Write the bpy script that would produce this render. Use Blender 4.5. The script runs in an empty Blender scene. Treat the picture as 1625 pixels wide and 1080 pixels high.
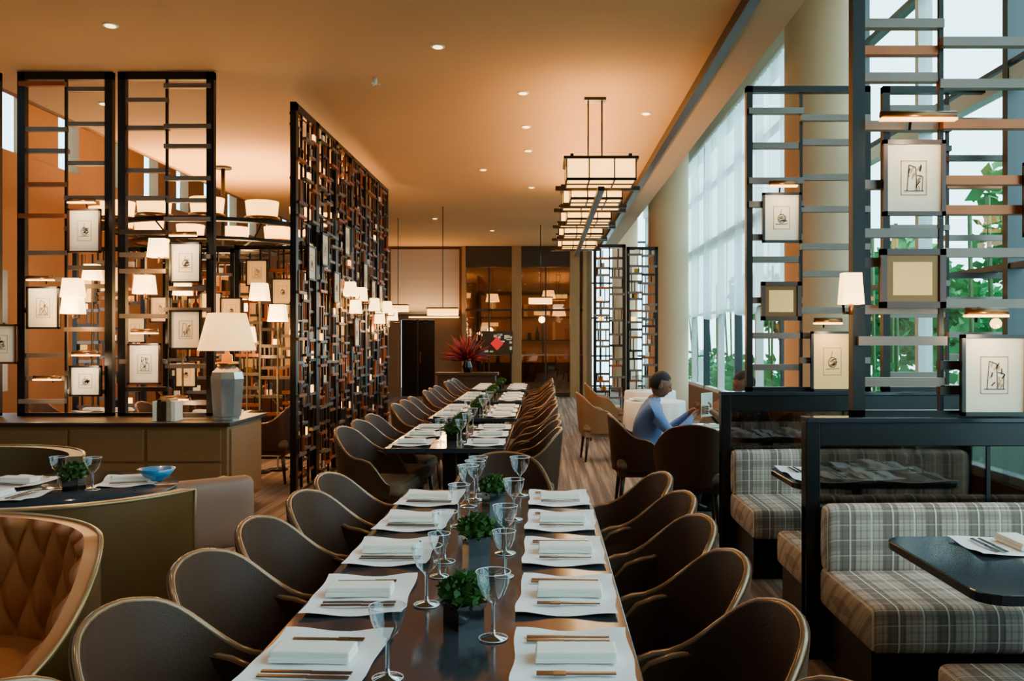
import bpy, math, random
from mathutils import Vector, Matrix
R=random.Random(7)
S=bpy.context.scene
COL=S.collection
def lin(c):
    o=[]
    for v in c[:3]:
        v=v/255.0
        o.append(v/12.92 if v<=0.04045 else ((v+0.055)/1.055)**2.4)
    return (o[0],o[1],o[2],1.0)
def pm(name,col,rough=0.5,metal=0.0,em=None,es=0.0,noise=0.0,nscale=8.0,bump=0.0,bscale=60.0,coat=0.0,stretch=(1,1,1),ior=None):
    m=bpy.data.materials.new(name); m.use_nodes=True
    nt=m.node_tree; b=nt.nodes['Principled BSDF']
    b.inputs['Base Color'].default_value=lin(col)
    b.inputs['Roughness'].default_value=rough
    b.inputs['Metallic'].default_value=metal
    b.inputs['Coat Weight'].default_value=coat
    if ior: b.inputs['IOR'].default_value=ior
    if em is not None:
        b.inputs['Emission Color'].default_value=lin(em)
        b.inputs['Emission Strength'].default_value=es
    if noise>0 or bump>0:
        tc=nt.nodes.new('ShaderNodeTexCoord'); mp=nt.nodes.new('ShaderNodeMapping')
        mp.inputs['Scale'].default_value=stretch
        nt.links.new(tc.outputs['Object'],mp.inputs['Vector'])
    if noise>0:
        n=nt.nodes.new('ShaderNodeTexNoise'); n.inputs['Scale'].default_value=nscale; n.inputs['Detail'].default_value=4
        nt.links.new(mp.outputs[0],n.inputs['Vector'])
        mx=nt.nodes.new('ShaderNodeMix'); mx.data_type='RGBA'
        c=lin(col)
        mx.inputs[6].default_value=tuple(max(0,v*(1-noise)) for v in c[:3])+(1,)
        mx.inputs[7].default_value=tuple(min(1,v*(1+noise)) for v in c[:3])+(1,)
        nt.links.new(n.outputs['Fac'],mx.inputs[0]); nt.links.new(mx.outputs[2],b.inputs['Base Color'])
    if bump>0:
        n2=nt.nodes.new('ShaderNodeTexNoise'); n2.inputs['Scale'].default_value=bscale
        nt.links.new(mp.outputs[0],n2.inputs['Vector'])
        bp=nt.nodes.new('ShaderNodeBump'); bp.inputs['Strength'].default_value=bump; bp.inputs['Distance'].default_value=0.01
        nt.links.new(n2.outputs['Fac'],bp.inputs['Height']); nt.links.new(bp.outputs[0],b.inputs['Normal'])
    return m
def thin_glass(name,tint=(245,250,250),refl=0.12,rough=0.02,maxr=0.6,pwr=2.5):
    m=bpy.data.materials.new(name); m.use_nodes=True; nt=m.node_tree
    for n in list(nt.nodes): nt.nodes.remove(n)
    o=nt.nodes.new('ShaderNodeOutputMaterial'); t=nt.nodes.new('ShaderNodeBsdfTransparent'); g=nt.nodes.new('ShaderNodeBsdfGlossy')
    t.inputs[0].default_value=lin(tint); g.inputs['Roughness'].default_value=rough
    lw=nt.nodes.new('ShaderNodeLayerWeight'); lw.inputs[0].default_value=0.5
    mr=nt.nodes.new('ShaderNodeMapRange'); mr.inputs['To Min'].default_value=refl*0.5; mr.inputs['To Max'].default_value=maxr
    pw=nt.nodes.new('ShaderNodeMath'); pw.operation='POWER'; pw.inputs[1].default_value=pwr
    nt.links.new(lw.outputs['Facing'],pw.inputs[0]); nt.links.new(pw.outputs[0],mr.inputs['Value'])
    mx=nt.nodes.new('ShaderNodeMixShader'); nt.links.new(mr.outputs[0],mx.inputs[0]); nt.links.new(t.outputs[0],mx.inputs[1]); nt.links.new(g.outputs[0],mx.inputs[2])
    nt.links.new(mx.outputs[0],o.inputs[0]); return m
def shade_mat(name,col,trans=0.6,transp=0.15):
    m=bpy.data.materials.new(name); m.use_nodes=True; nt=m.node_tree
    for n in list(nt.nodes): nt.nodes.remove(n)
    o=nt.nodes.new('ShaderNodeOutputMaterial'); d=nt.nodes.new('ShaderNodeBsdfDiffuse'); t=nt.nodes.new('ShaderNodeBsdfTranslucent'); p=nt.nodes.new('ShaderNodeBsdfTransparent')
    d.inputs[0].default_value=lin(col); t.inputs[0].default_value=lin(col)
    a=nt.nodes.new('ShaderNodeMixShader'); a.inputs[0].default_value=trans
    b=nt.nodes.new('ShaderNodeMixShader'); b.inputs[0].default_value=transp
    nt.links.new(d.outputs[0],a.inputs[1]); nt.links.new(t.outputs[0],a.inputs[2]); nt.links.new(a.outputs[0],b.inputs[1]); nt.links.new(p.outputs[0],b.inputs[2]); nt.links.new(b.outputs[0],o.inputs[0]); return m
def stripes_mat(name,plaid=True):
    m=bpy.data.materials.new(name); m.use_nodes=True; nt=m.node_tree; b=nt.nodes['Principled BSDF']; b.inputs['Roughness'].default_value=0.85
    tc=nt.nodes.new('ShaderNodeTexCoord'); sp=nt.nodes.new('ShaderNodeSeparateXYZ'); nt.links.new(tc.outputs['Object'],sp.inputs[0])
    def math_(op,a,bv=None,cv=None):
        n=nt.nodes.new('ShaderNodeMath'); n.operation=op
        for i,v in enumerate((a,bv,cv)):
            if v is None: continue
            if isinstance(v,(int,float)): n.inputs[i].default_value=v
            else: nt.links.new(v,n.inputs[i])
        return n.outputs[0]
    yz=math_('ADD',sp.outputs['Y'],sp.outputs['Z'])
    def st(c,f,ph,duty):
        return math_('LESS_THAN',math_('FRACT',math_('MULTIPLY_ADD',c,f,ph+20)),duty)
    col=None
    cur=lin((190,172,156))
    def over(prev,mask,colr,amt):
        mx=nt.nodes.new('ShaderNodeMix'); mx.data_type='RGBA'
        nt.links.new(math_('MULTIPLY',mask,amt),mx.inputs[0])
        if prev is None: mx.inputs[6].default_value=cur
        else: nt.links.new(prev,mx.inputs[6])
        mx.inputs[7].default_value=lin(colr); return mx.outputs[2]
    x=sp.outputs['X']
    col=over(col,st(x,5.0,0.1,0.38),(112,94,84),0.75)
    col=over(col,st(x,35,0.4,0.25),(96,80,72),0.45)
    col=over(col,st(yz,7.0,0.2,0.32),(120,102,92),0.45)
    col=over(col,st(yz,28.0,0.3,0.2),(100,86,78),0.3)
    col=over(col,st(x,10.0,0.75,0.07),(240,230,214),0.8)
    col=over(col,st(yz,14.0,0.75,0.07),(234,222,206),0.4)
    nt.links.new(col,b.inputs['Base Color']); return m
def floor_mat():
    m=bpy.data.materials.new('floor_carpet'); m.use_nodes=True; nt=m.node_tree; b=nt.nodes['Principled BSDF']; b.inputs['Roughness'].default_value=0.8
    tc=nt.nodes.new('ShaderNodeTexCoord'); mp=nt.nodes.new('ShaderNodeMapping'); mp.inputs['Scale'].default_value=(16,0.3,1)
    nt.links.new(tc.outputs['Object'],mp.inputs[0]); n=nt.nodes.new('ShaderNodeTexNoise'); n.inputs['Scale'].default_value=1.0; n.inputs['Detail'].default_value=6; n.inputs['Roughness'].default_value=0.7
    nt.links.new(mp.outputs[0],n.inputs['Vector']); r=nt.nodes.new('ShaderNodeValToRGB')
    e=r.color_ramp.elements; e[0].position=0.40; e[0].color=lin((78,62,52)); e[1].position=0.60; e[1].color=lin((150,126,106))
    x=e.new(0.5); x.color=lin((110,88,72))
    nt.links.new(n.outputs['Fac'],r.inputs[0]); nt.links.new(r.outputs[0],b.inputs['Base Color']); return m
def brick_mat():
    m=bpy.data.materials.new('brown_brick'); m.use_nodes=True; nt=m.node_tree; b=nt.nodes['Principled BSDF']; b.inputs['Roughness'].default_value=0.6
    tc=nt.nodes.new('ShaderNodeTexCoord'); mp=nt.nodes.new('ShaderNodeMapping'); mp.inputs['Rotation'].default_value=(math.radians(90),0,0)
    nt.links.new(tc.outputs['Object'],mp.inputs[0]); n=nt.nodes.new('ShaderNodeTexBrick'); n.inputs['Scale'].default_value=3.0
    n.inputs['Color1'].default_value=lin((120,84,56)); n.inputs['Color2'].default_value=lin((92,64,44)); n.inputs['Mortar'].default_value=lin((60,44,34))
    nt.links.new(mp.outputs[0],n.inputs['Vector']); nt.links.new(n.outputs[0],b.inputs['Base Color']); return m

M_bronze=pm('dark_bronze',(22,18,16),0.35,0.5,noise=.2)
M_black=pm('black_metal',(12,11,12),0.3,0.3)
M_slat=pm('grey_slat',(112,98,88),0.35,0.4,noise=.2,nscale=5)
M_slat2=pm('copper_slat',(150,80,40),0.35,0.5,noise=.2)
M_slat3=pm('brown_slat',(46,32,22),0.4,0.2)
M_leather=pm('taupe_leather',(72,44,26),0.5,0,noise=.15,nscale=6,bump=.15,bscale=180,ior=1.36)
M_leather_in=pm('brown_leather',(66,39,23),0.5,0,noise=.15,nscale=6,bump=.15,bscale=180,ior=1.36)
M_pipe=pm('chair_wood_rim',(132,96,66),0.22,0.3)
M_leg=pm('dark_wood_leg',(40,27,20),0.35,0)
M_seat=pm('seat_fabric',(108,84,60),0.8,0,noise=.1)
M_top=pm('table_top_lacquer',(44,48,54),0.12,0,noise=.1,nscale=2,ior=1.34)
M_white=pm('white_linen_rim_glint',(240,240,242),0.7,0,noise=.03,bump=.1,bscale=30)  # linen, also used for the painted glints on wine glasses
M_napkin=pm('cream_napkin',(244,240,228),0.8)
M_steel=pm('cutlery_steel',(88,80,74),0.22,1)
M_glass=thin_glass('clear_glass',(238,243,245),0.14,0.02,0.9,2.2)
M_stem=thin_glass('stem_glass',(215,222,226),0.5,0.03,0.95,1.2)
M_pane=thin_glass('window_glass',(215,240,240),0.06,0.01,0.3)
M_smoke=thin_glass('smoked_glass',(150,142,134),0.2,0.03,0.5)
M_amber=thin_glass('bronze_glass',(220,196,166),0.3,0.02,0.5)
M_pot=pm('black_pot',(14,14,18),0.2,0.1,coat=.4)
M_leaf=pm('green_leaf',(48,88,28),0.5,noise=.4,nscale=20)
M_leaf2=pm('tree_leaf',(56,150,92),0.5,noise=.5,nscale=3)
M_trunk=pm('tree_bark',(80,64,48),0.8,noise=.3)
M_olive=pm('olive_gold_leather',(100,66,28),0.34,0.2,noise=.25,nscale=4,bump=.1,bscale=120)
M_olive2=pm('olive_grey_leather',(108,86,56),0.5,noise=.15)
M_caramel=pm('caramel_leather',(168,106,60),0.36,noise=.1)
M_piping=pm('pale_piping',(160,130,88),0.22,0.5)
M_mauve=pm('mauve_leather',(142,96,74),0.5,noise=.1)
M_cab=pm('oak_cabinet',(138,94,54),0.45,noise=.15,nscale=3,stretch=(1,1,8))
M_plaid=stripes_mat('plaid_fabric')
M_ceiling=pm('ceiling_plaster',(194,154,106),0.9,noise=.04,nscale=.7)
M_soffit=pm('soffit_plaster',(176,144,112),0.85)
M_wall=pm('tan_wall',(126,88,56),0.8,noise=.08)
M_wood=pm('tan_wood',(158,116,72),0.5,noise=.2,nscale=3,stretch=(6,6,.5))
M_dkwood=pm('dark_wood_panel',(44,30,22),0.4,noise=.2,nscale=3,stretch=(6,6,.5))
M_fabric=pm('grey_fabric_panel',(164,150,140),0.9,noise=.05,nscale=30,stretch=(.2,1,10))
M_column=pm('column_plaster',(190,150,112),0.6,noise=.04)
M_frame_w=pm('window_frame',(206,216,218),0.5)
M_frame_d=pm('window_mullion',(40,50,56),0.4)
M_shade=shade_mat('roller_shade_fabric',(246,250,252),.92,.32)
M_lamp=pm('lit_lamp_shade',(250,225,180),0.8,em=(255,204,122),es=6.0)
M_lampw=pm('lit_table_lamp_shade',(250,214,160),0.8,em=(255,184,100),es=2.4)
M_glow=pm('lit_glass',(255,214,150),0.5,em=(255,180,84),es=5.0)
M_back=pm('added_glow_panel',(200,130,66),0.5,em=(255,160,66),es=.7)  # emissive panel added to warm the left zone, no actual lamp
M_back2=pm('warm_glow_panel',(150,104,62),0.5,em=(255,170,80),es=.12)  # faint emission stands in for lamp light on the shelf back
M_silver=pm('mercury_glass',(206,204,198),0.12,.75,noise=.15)
M_brass=pm('brass',(200,136,50),0.25,1)
M_gilt=pm('pewter_brass',(110,76,44),.3,.8)
M_mat_=pm('picture_mat',(250,236,208),0.8)
M_mat2=pm('picture_mat_glow',(244,198,124),0.8,em=(240,180,100),es=.35)  # emission paints warm lamp light into the mat
M_art=pm('art_ink',(52,42,36),0.8)
M_art2=pm('art_tone',(176,150,118),0.8,noise=.3,nscale=25)
M_frb=pm('black_picture_frame',(18,15,14),0.35)
M_frw=pm('walnut_picture_frame',(66,38,24),0.35)
M_red=pm('red_flower',(96,10,24),0.6,noise=.3)
M_redsign=pm('red_diamond',(220,30,30),0.5,em=(220,30,30),es=.8)
M_blue=pm('blue_ceramic',(40,130,180),0.25,coat=.5)
M_skin=pm('skin',(140,90,64),0.55)
M_hair=pm('dark_hair',(26,20,18),0.7)
M_shirt=pm('pale_blue_shirt',(118,148,206),0.8)
M_shirt2=pm('brown_jacket',(70,56,50),0.8)
M_trouser=pm('dark_trousers',(30,30,38),0.8)
M_shoe=pm('black_shoe',(18,16,16),0.3)
M_paper=pm('menu_paper',(226,234,220),0.7)
M_eye=pm('eye_dark',(20,16,14),0.2)
M_grass=pm('outdoor_ground',(110,130,110),0.9,noise=.3)
M_bottle=[pm('amber_bottle',(150,80,24),.15),pm('dark_bottle',(30,24,18),.15),pm('pale_book',(210,180,130),.6),pm('brown_book',(96,50,28),.6)]
M_brick=brick_mat()
M_floor=floor_mat()

class MB:
    def __init__(s): s.v=[];s.f=[];s.m=[];s.s=[];s.mats=[]
    def mi(s,m):
        if m not in s.mats: s.mats.append(m)
        return s.mats.index(m)
    def add(s,vs,fs,mat,smooth=False,M=None):
        o=len(s.v); k=s.mi(mat)
        for p in vs:
            p=Vector(p)
            if M is not None: p=M@p
            s.v.append(tuple(p))
        for f in fs:
            s.f.append(tuple(i+o for i in f)); s.m.append(k); s.s.append(smooth)
    def box(s,x0,x1,y0,y1,z0,z1,mat,M=None):
        vs=[(x,y,z) for x in(x0,x1) for y in(y0,y1) for z in(z0,z1)]
        fs=[(0,1,3,2),(4,6,7,5),(0,4,5,1),(2,3,7,6),(0,2,6,4),(1,5,7,3)]
        s.add(vs,fs,mat,False,M)
    def rbox(s,x0,x1,y0,y1,z0,z1,r,mat,M=None,puff=.0):
        cx,cy,cz=(x0+x1)/2,(y0+y1)/2,(z0+z1)/2; h=Vector(((x1-x0)/2,(y1-y0)/2,(z1-z0)/2)); r=min(r,h.x,h.y,h.z)
        N=10
        def g(t,hh):
            k=[-1,-.97,-.9,-.75,-.4,0,.4,.75,.9,.97,1]
            v=k[t]; a=1-min(1,2.2*r/hh) if hh>0 else 0
            s_=abs(v)
            return math.copysign(hh*(a*min(1,s_/.75) if s_<=.75 else a+(1-a)*(s_-.75)/.25),v)
        for ax in range(3):
            for sg in(-1,1):
                vs=[];fs=[]; u_,v_=(ax+1)%3,(ax+2)%3
                for i in range(N+1):
                    for j in range(N+1):
                        p=Vector((0,0,0)); p[ax]=sg*h[ax]; p[u_]=g(i,h[u_]); p[v_]=g(j,h[v_])
                        q=Vector([max(-(h[k]-r),min(h[k]-r,p[k])) for k in range(3)]); d=p-q
                        if d.length>1e-9: p=q+d.normalized()*r
                        if puff: p[ax]+=sg*puff*(1-(p[u_]/h[u_])**2)*(1-(p[v_]/h[v_])**2)
                        vs.append((cx+p.x,cy+p.y,cz+p.z))
                for i in range(N):
                    for j in range(N):
                        a=i*(N+1)+j; q4=(a,a+N+1,a+N+2,a+1); fs.append(q4 if sg>0 else q4[::-1])
                s.add(vs,fs,mat,True,M)
    def lathe(s,c,prof,mat,n=20,smooth=True,M=None,caps=True):
        vs=[];fs=[]
        for r,z in prof:
            for i in range(n):
                a=2*math.pi*i/n; vs.append((c[0]+r*math.cos(a),c[1]+r*math.sin(a),c[2]+z))
        for j in range(len(prof)-1):
            for i in range(n):
                a=j*n+i;b=j*n+(i+1)%n; fs.append((a,b,b+n,a+n))
        if caps and prof[0][0]>1e-5: fs.append(tuple(range(n-1,-1,-1)))
        if caps and prof[-1][0]>1e-5: fs.append(tuple(range((len(prof)-1)*n,len(prof)*n)))
        s.add(vs,fs,mat,smooth,M)
    def tube(s,pts,r,mat,n=8,M=None):
        pts=[Vector(p) for p in pts]; rs=r if isinstance(r,(list,tuple)) else [r]*len(pts)
        vs=[];fs=[];up=Vector((0,0,1))
        for k,p in enumerate(pts):
            t=(pts[min(k+1,len(pts)-1)]-pts[max(k-1,0)]).normalized()
            a=t.cross(up)
            if a.length<.05: a=t.cross(Vector((1,0,0)))
            a.normalize(); b=a.cross(t)
            for i in range(n):
                an=2*math.pi*i/n; vs.append(p+a*math.cos(an)*rs[k]+b*math.sin(an)*rs[k])
        for k in range(len(pts)-1):
            for i in range(n):
                q=k*n+i;w=k*n+(i+1)%n; fs.append((q,w,w+n,q+n))
        fs.append(tuple(range(n-1,-1,-1))); fs.append(tuple(range((len(pts)-1)*n,len(pts)*n)))
        s.add(vs,fs,mat,True,M)
    def ell(s,c,r,mat,n=12,M=None):
        vs=[];fs=[]
        for j in range(n+1):
            ph=-math.pi/2+math.pi*j/n
            for i in range(n*2):
                a=math.pi*i/n; vs.append((c[0]+r[0]*math.cos(ph)*math.cos(a),c[1]+r[1]*math.cos(ph)*math.sin(a),c[2]+r[2]*math.sin(ph)))
        for j in range(n):
            for i in range(2*n):
                a=j*2*n+i;b=j*2*n+(i+1)%(2*n); fs.append((a,b,b+2*n,a+2*n))
        s.add(vs,fs,mat,True,M)
    def mesh(s,name):
        me=bpy.data.meshes.new(name); me.from_pydata(s.v,[],s.f)
        for m in s.mats: me.materials.append(m)
        me.polygons.foreach_set('material_index',s.m); me.polygons.foreach_set('use_smooth',s.s); me.update(); return me
    def obj(s,name,loc=(0,0,0),rz=0,bevel=0,parent=None):
        return place(s.mesh(name),name,loc,rz,bevel,parent)
def place(me,name,loc=(0,0,0),rz=0,bevel=0,parent=None):
    o=bpy.data.objects.new(name,me); o.location=loc; o.rotation_euler=(0,0,rz); COL.objects.link(o)
    if bevel:
        b=o.modifiers.new('b','BEVEL'); b.width=bevel; b.segments=2; b.limit_method='ANGLE'
    if parent: o.parent=parent
    return o
def light(kind,name,loc,energy,color,parent=None,rot=(0,0,0),size=.1,sy=None,spot=None,blend=.5):
    l=bpy.data.lights.new(name,kind); l.energy=energy; l.color=color
    if kind=='AREA':
        l.size=size
        if sy: l.shape='RECTANGLE'; l.size_y=sy
    else: l.shadow_soft_size=size
    if spot: l.spot_size=math.radians(spot); l.spot_blend=blend
    o=bpy.data.objects.new(name,l); o.location=loc; o.rotation_euler=rot; COL.objects.link(o)
    if parent:
        o.parent=parent; o.location=Vector(loc)-Vector(parent.location)
    return o
def simple(name,boxes,bevel=0):
    mb=MB()
    for b in boxes: mb.box(*b)
    return mb.obj(name,bevel=bevel)
WARM=(1.0,.54,.18); WARM2=(1.0,.72,.44)
PI=math.pi
# ------------------------------------------------------------ ROOM SHELL
CZ=4.0
simple('floor',[(-6.9,3.4,-3,28,-.12,0,M_floor)])
simple('ceiling',[(-5.3,1.42,-3,23.5,CZ,CZ+.15,M_ceiling),(-2.3,1.15,23.5,27.5,CZ,CZ+.15,M_ceiling)])
simple('slot_shade_strip',[(1.42,1.50,-3,23.5,CZ-.1,CZ+.15,M_dkwood)])  # dark strip painted in for the shade of a recessed ceiling slot
simple('trim_2',[(1.50,1.84,-3,23.5,CZ-.06,CZ+.15,M_soffit),(1.78,1.84,-3,23.5,CZ+.15,5.6,M_soffit)])
simple('ceiling_perimeter',[(1.84,3.4,-3,28,5.6,5.75,M_soffit)])
simple('ceiling_left',[(-6.9,-5.3,-3,23.5,5.3,5.45,M_soffit),(-5.36,-5.3,-3,23.5,CZ+.0,5.3,M_wall)])
simple('wall_back',[(-6.9,3.4,-3.2,-3,0,5.6,M_wall)])
simple('wall_far',[(-6.9,-4.12,23.5,23.7,0,5.3,M_wall),(-4.12,-2.2,23.5,23.7,2.05,CZ+.15,M_wall),(-4.12,-3.86,23.5,23.7,0,2.05,M_wall),(-2.94,-2.2,23.5,23.7,0,2.05,M_wall),(1.1,1.25,23.5,28,0,5.6,M_wall),(-2.4,-2.2,23.7,27.5,0,CZ,M_wall),(-2.4,1.1,27.4,27.6,0,CZ,M_wood)])
simple('door_1',[(-3.86,-2.94,23.72,23.78,0,2.05,M_black),(-3.44,-3.40,23.68,23.74,0,2.05,M_dkwood),(-3.36,-3.34,23.66,23.7,.9,1.2,M_brass)])
mb=MB(); n=24
vs=[];fs=[]
for i in range(n+1):
    z=2.2+1.72*i/n
    for x in(-4.1,-2.28): vs.append((x,23.44-.003*math.sin(i*2.1),z))
for i in range(n): fs.append((2*i,2*i+1,2*i+3,2*i+2))
mb.add(vs,fs,M_fabric,True); mb.box(-4.1,-2.28,23.44,23.5,2.16,2.2,M_dkwood); mb.box(-4.1,-2.28,23.44,23.5,3.92,3.96,M_dkwood)
mb.box(-3.6,-2.28,23.3,23.34,2.10,2.13,M_lamp)
p=mb.obj('wall_fabric_panel')
light('AREA','cove_strip',(-3.19,23.2,2.14),60,WARM,p,(math.radians(205),0,0),1.8,.1)
mb=MB()
for x in (-2.2,-.88,.66,1.0):
    mb.box(x,x+(.25 if x in(-.88,.66) else .1),23.3,23.6,0,CZ,M_wood)
mb.box(-2.1,1.0,23.35,23.6,3.45,CZ,M_dkwood); mb.box(-2.1,1.0,23.38,23.6,0,.12,M_dkwood)
for a,b in((-2.1,-.88),(-.63,.66),(.91,1.0)):
    mb.box(a,b,23.48,23.5,.12,3.45,M_amber)
    mb.box(a,b,23.42,23.52,2.28,2.34,M_dkwood)
    c=(a+b)/2; mb.box(c-.02,c+.02,23.42,23.52,.12,3.45,M_dkwood)
    mb.box(a,b,23.42,23.52,1.1,1.13,M_wood)
mb.obj('door_2')
def shelf_unit(name,x0,x1,y0,y1,z0,z1,rows,seed,cols=4,back=M_back,fill=.72,gapx=.12):
    rr=random.Random(seed); mb=MB(); mb.box(x0,x1,y1-.03,y1,z0,z1,back)
    for i in range(rows+1):
        z=z0+(z1-z0)*i/rows; mb.box(x0,x1,y0,y1,z-.02,z+.02,M_dkwood)
    for i in range(cols+1):
        x=x0+(x1-x0)*i/cols; mb.box(x-.03,x+.03,y0,y1,0,z1,M_dkwood)
    h=(z1-z0)/rows
    for i in range(rows):
        x=x0+.08
        while x<x1-.12:
            w_=rr.uniform(.04,.12); hh=h*rr.uniform(.25,.8); z=z0+(z1-z0)*i/rows+.02
            if rr.random()<fill:
                if rr.random()<.4: mb.lathe((x+w_/2,(y0+y1)/2,z),[(w_/2,0),(w_/2,hh*.6),(w_*.15,hh*.75),(w_*.15,hh)],rr.choice(M_bottle),8)
                else: mb.box(x,x+w_,y0+.04,y1-.05,z,z+hh,rr.choice(M_bottle+[M_mat_]))
            x+=w_+rr.uniform(.01,gapx)
    if z0>0: mb.box(x0,x1,y0-.05,y1,.0,z0,M_dkwood)
    return mb.obj(name)
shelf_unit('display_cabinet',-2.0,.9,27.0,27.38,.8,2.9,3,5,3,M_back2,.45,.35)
for x,z in((-1.5,2.6),(.1,2.7),(.4,2.2)):
    mb=MB(); mb.lathe((0,0,0),[(.2,0),(.15,.22)],M_lamp,20); mb.tube([(0,0,.2),(0,0,CZ-z)],.008,M_black); o=mb.obj('pendant_lamp',(x,25.2,z)); light('POINT','bulb',(x,25.2,z-.1),40,WARM2,o,size=.1)
mb=MB(); mb.box(-1.65,-.85,23.15,23.2,1.15,1.75,M_dkwood); rr=random.Random(2)
for k in range(14):
    x=-1.62+.72*rr.random(); z=1.18+.45*rr.random(); mb.box(x,min(-.87,x+.05+.12*rr.random()),23.13,23.15,z,z+.03+.08*rr.random(),M_mat_)
mb.add([(-1.26,23.11,1.24),(-1.09,23.11,1.42),(-1.26,23.11,1.60),(-1.43,23.11,1.42)],[(0,1,2,3)],M_redsign)
for x in (-1.6,-.9): mb.box(x-.02,x+.02,23.1,23.2,0,1.2,M_black)
mb.obj('wall_art_panel')
mb=MB()
mb.box(3.15,3.4,-3,28,0,.55,M_wall); mb.box(3.1,3.4,-3,28,5.35,5.6,M_frame_w)
mb.obj('wall_right')
mb=MB()
y=-2.6
while y<28:
    mb.box(3.18,3.30,y-.035,y+.035,.55,5.35,M_frame_w if int((y+3)/1.45)%2 else M_frame_d); y+=1.45
for z,w,m in((.58,.06,M_frame_w),(2.05,.04,M_frame_d),(3.35,.12,M_frame_w),(3.45,.03,M_frame_d),(4.5,.05,M_frame_d)):
    mb.box(3.19,3.29,-3,28,z-w/2,z+w/2,m)
mb.add([(3.24,-3,.55),(3.24,28,.55),(3.24,28,5.35),(3.24,-3,5.35)],[(0,1,2,3)],M_pane)
mb.obj('window_1')
mb=MB()
for x in(1.25,1.75,2.25,2.75,3.2): mb.box(x-.03,x+.03,27.9,28,.0,5.6,M_frame_d)
for z in(.05,1.0,2.2,3.3,4.6): mb.box(1.25,3.3,27.9,28,z-.03,z+.03,M_frame_d)
mb.add([(1.25,27.95,0),(3.3,27.95,0),(3.3,27.95,5.6),(1.25,27.95,5.6)],[(0,1,2,3)],M_pane)
mb.obj('window_2')
simple('wall_left',[(-6.9,-6.7,-3,9.4,0,3.9,M_wall),(-6.9,-6.7,9.4,11.0,0,.9,M_wall),(-6.9,-6.7,9.4,11.0,2.4,3.9,M_wall),(-6.9,-6.7,11.0,23.5,0,3.9,M_wall),(-6.9,-6.7,-3,23.5,4.75,5.3,M_wall)])
mb=MB()
y=-2.5
while y<23.5:
    mb.box(-6.88,-6.72,y-.38,y+.38,3.9,4.75,M_wall); y+=1.3
mb.box(-6.86,-6.74,9.4,11,1.7,1.75,M_frame_d); mb.box(-6.86,-6.74,10.2,10.25,.9,2.4,M_frame_d)
mb.add([(-6.8,-3,3.9),(-6.8,23.5,3.9),(-6.8,23.5,4.75),(-6.8,-3,4.75)],[(0,1,2,3)],M_pane)
mb.obj('window_3')
mb=MB()
mb.box(-6.7,-3.1,16.0,16.2,0,2.95,M_brick); mb.box(-6.7,-3.0,15.85,16.25,2.95,3.12,M_dkwood)
for x in(-6.6,-5.6,-4.9,-4.0,-3.15): mb.box(x-.09,x+.09,15.8,16.0,0,2.95,M_dkwood)
mb.obj('wall_brick_bay')
shelf_unit('display_cabinet',-6.5,-5.0,15.4,15.78,.85,2.7,5,8,3)
shelf_unit('display_cabinet',-4.75,-3.3,15.4,15.78,.85,2.7,5,9,3)
for (x,y,r) in((2.68,8.55,.35),(2.4,17.2,.39),(2.35,26,.38)):
    mb=MB(); mb.lathe((0,0,0),[(r+.03,0),(r+.03,.12),(r,.14),(r,5.6)],M_column,40); mb.obj('column',(x,y,0))
def roller(y0,y1,zb,x=3.08):
    mb=MB(); n=int((y1-y0)*26); m=10; vs=[];fs=[]
    for i in range(n+1):
        y=y0+(y1-y0)*i/n
        for j in range(m+1):
            t=j/m; z=5.3+(zb-5.3)*t + (.05*math.sin(y*2.2)*t)
            vs.append((x-.03*math.sin(y*9+.6*math.sin(3*t))*(.3+.7*t)-.012*math.sin(y*31),y,z))
    for i in range(n):
        for j in range(m):
            a=i*(m+1)+j; fs.append((a,a+1,a+m+2,a+m+1))
    mb.add(vs,fs,M_shade,True); mb.tube([(x,y0,5.32),(x,y1,5.32)],.04,M_frame_w); mb.obj('window_curtain')
roller(9.2,12.9,2.0); roller(12.95,17.0,1.95); roller(17.05,20.9,1.95); roller(20.95,25,1.95)
simple('outdoor_ground',[(3.5,30,-8,45,-.5,-.3,M_grass)])
def foliage(mb,c,r,n,size,mat,rr):
    vs=[];fs=[]
    for k in range(n):
        while True:
            d=Vector((rr.uniform(-1,1),rr.uniform(-1,1),rr.uniform(-1,1)))
            if .25<d.length<1: break
        p=Vector(c)+Vector((d.x*r[0],d.y*r[1],d.z*r[2]))
        a=Vector((rr.uniform(-1,1),rr.uniform(-1,1),rr.uniform(-.4,1))).normalized(); b=a.cross(Vector((rr.random(),rr.random(),rr.random()))).normalized()
        o=len(vs); s=size*rr.uniform(.6,1.3)
        vs+=[p-a*s*.2,p+b*s*.42+a*s*.4,p+a*s*1.1,p-b*s*.42+a*s*.4]; fs.append((o,o+1,o+2,o+3))
    mb.add(vs,fs,mat)
rt=random.Random(3)
for (x,y,s) in((5.9,7.0,1.15),(6.6,10.2,1.3),(5.9,13.5,.8),(6.5,17,1.1),(5.9,22,1.0)):
    mb=MB(); mb.tube([(0,0,-.3),(.05,.05,1.2),(0,.1,2.3*s)],[.12,.1,.07],M_trunk)
    for k in range(5):
        a=k*1.3; mb.tube([(0,.05,1.5),(.6*math.cos(a),.6*math.sin(a),2.4*s)],[.05,.02],M_trunk,6)
    for k in range(8):
        a=k*.785; foliage(mb,(.7*math.cos(a)*s,.8*math.sin(a)*s,1.9*s+.9*rt.random()),(.6,.6,.55),320,.17,M_leaf2,rt)
    mb.obj('tree',(x,y,0))
mb=MB()
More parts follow.
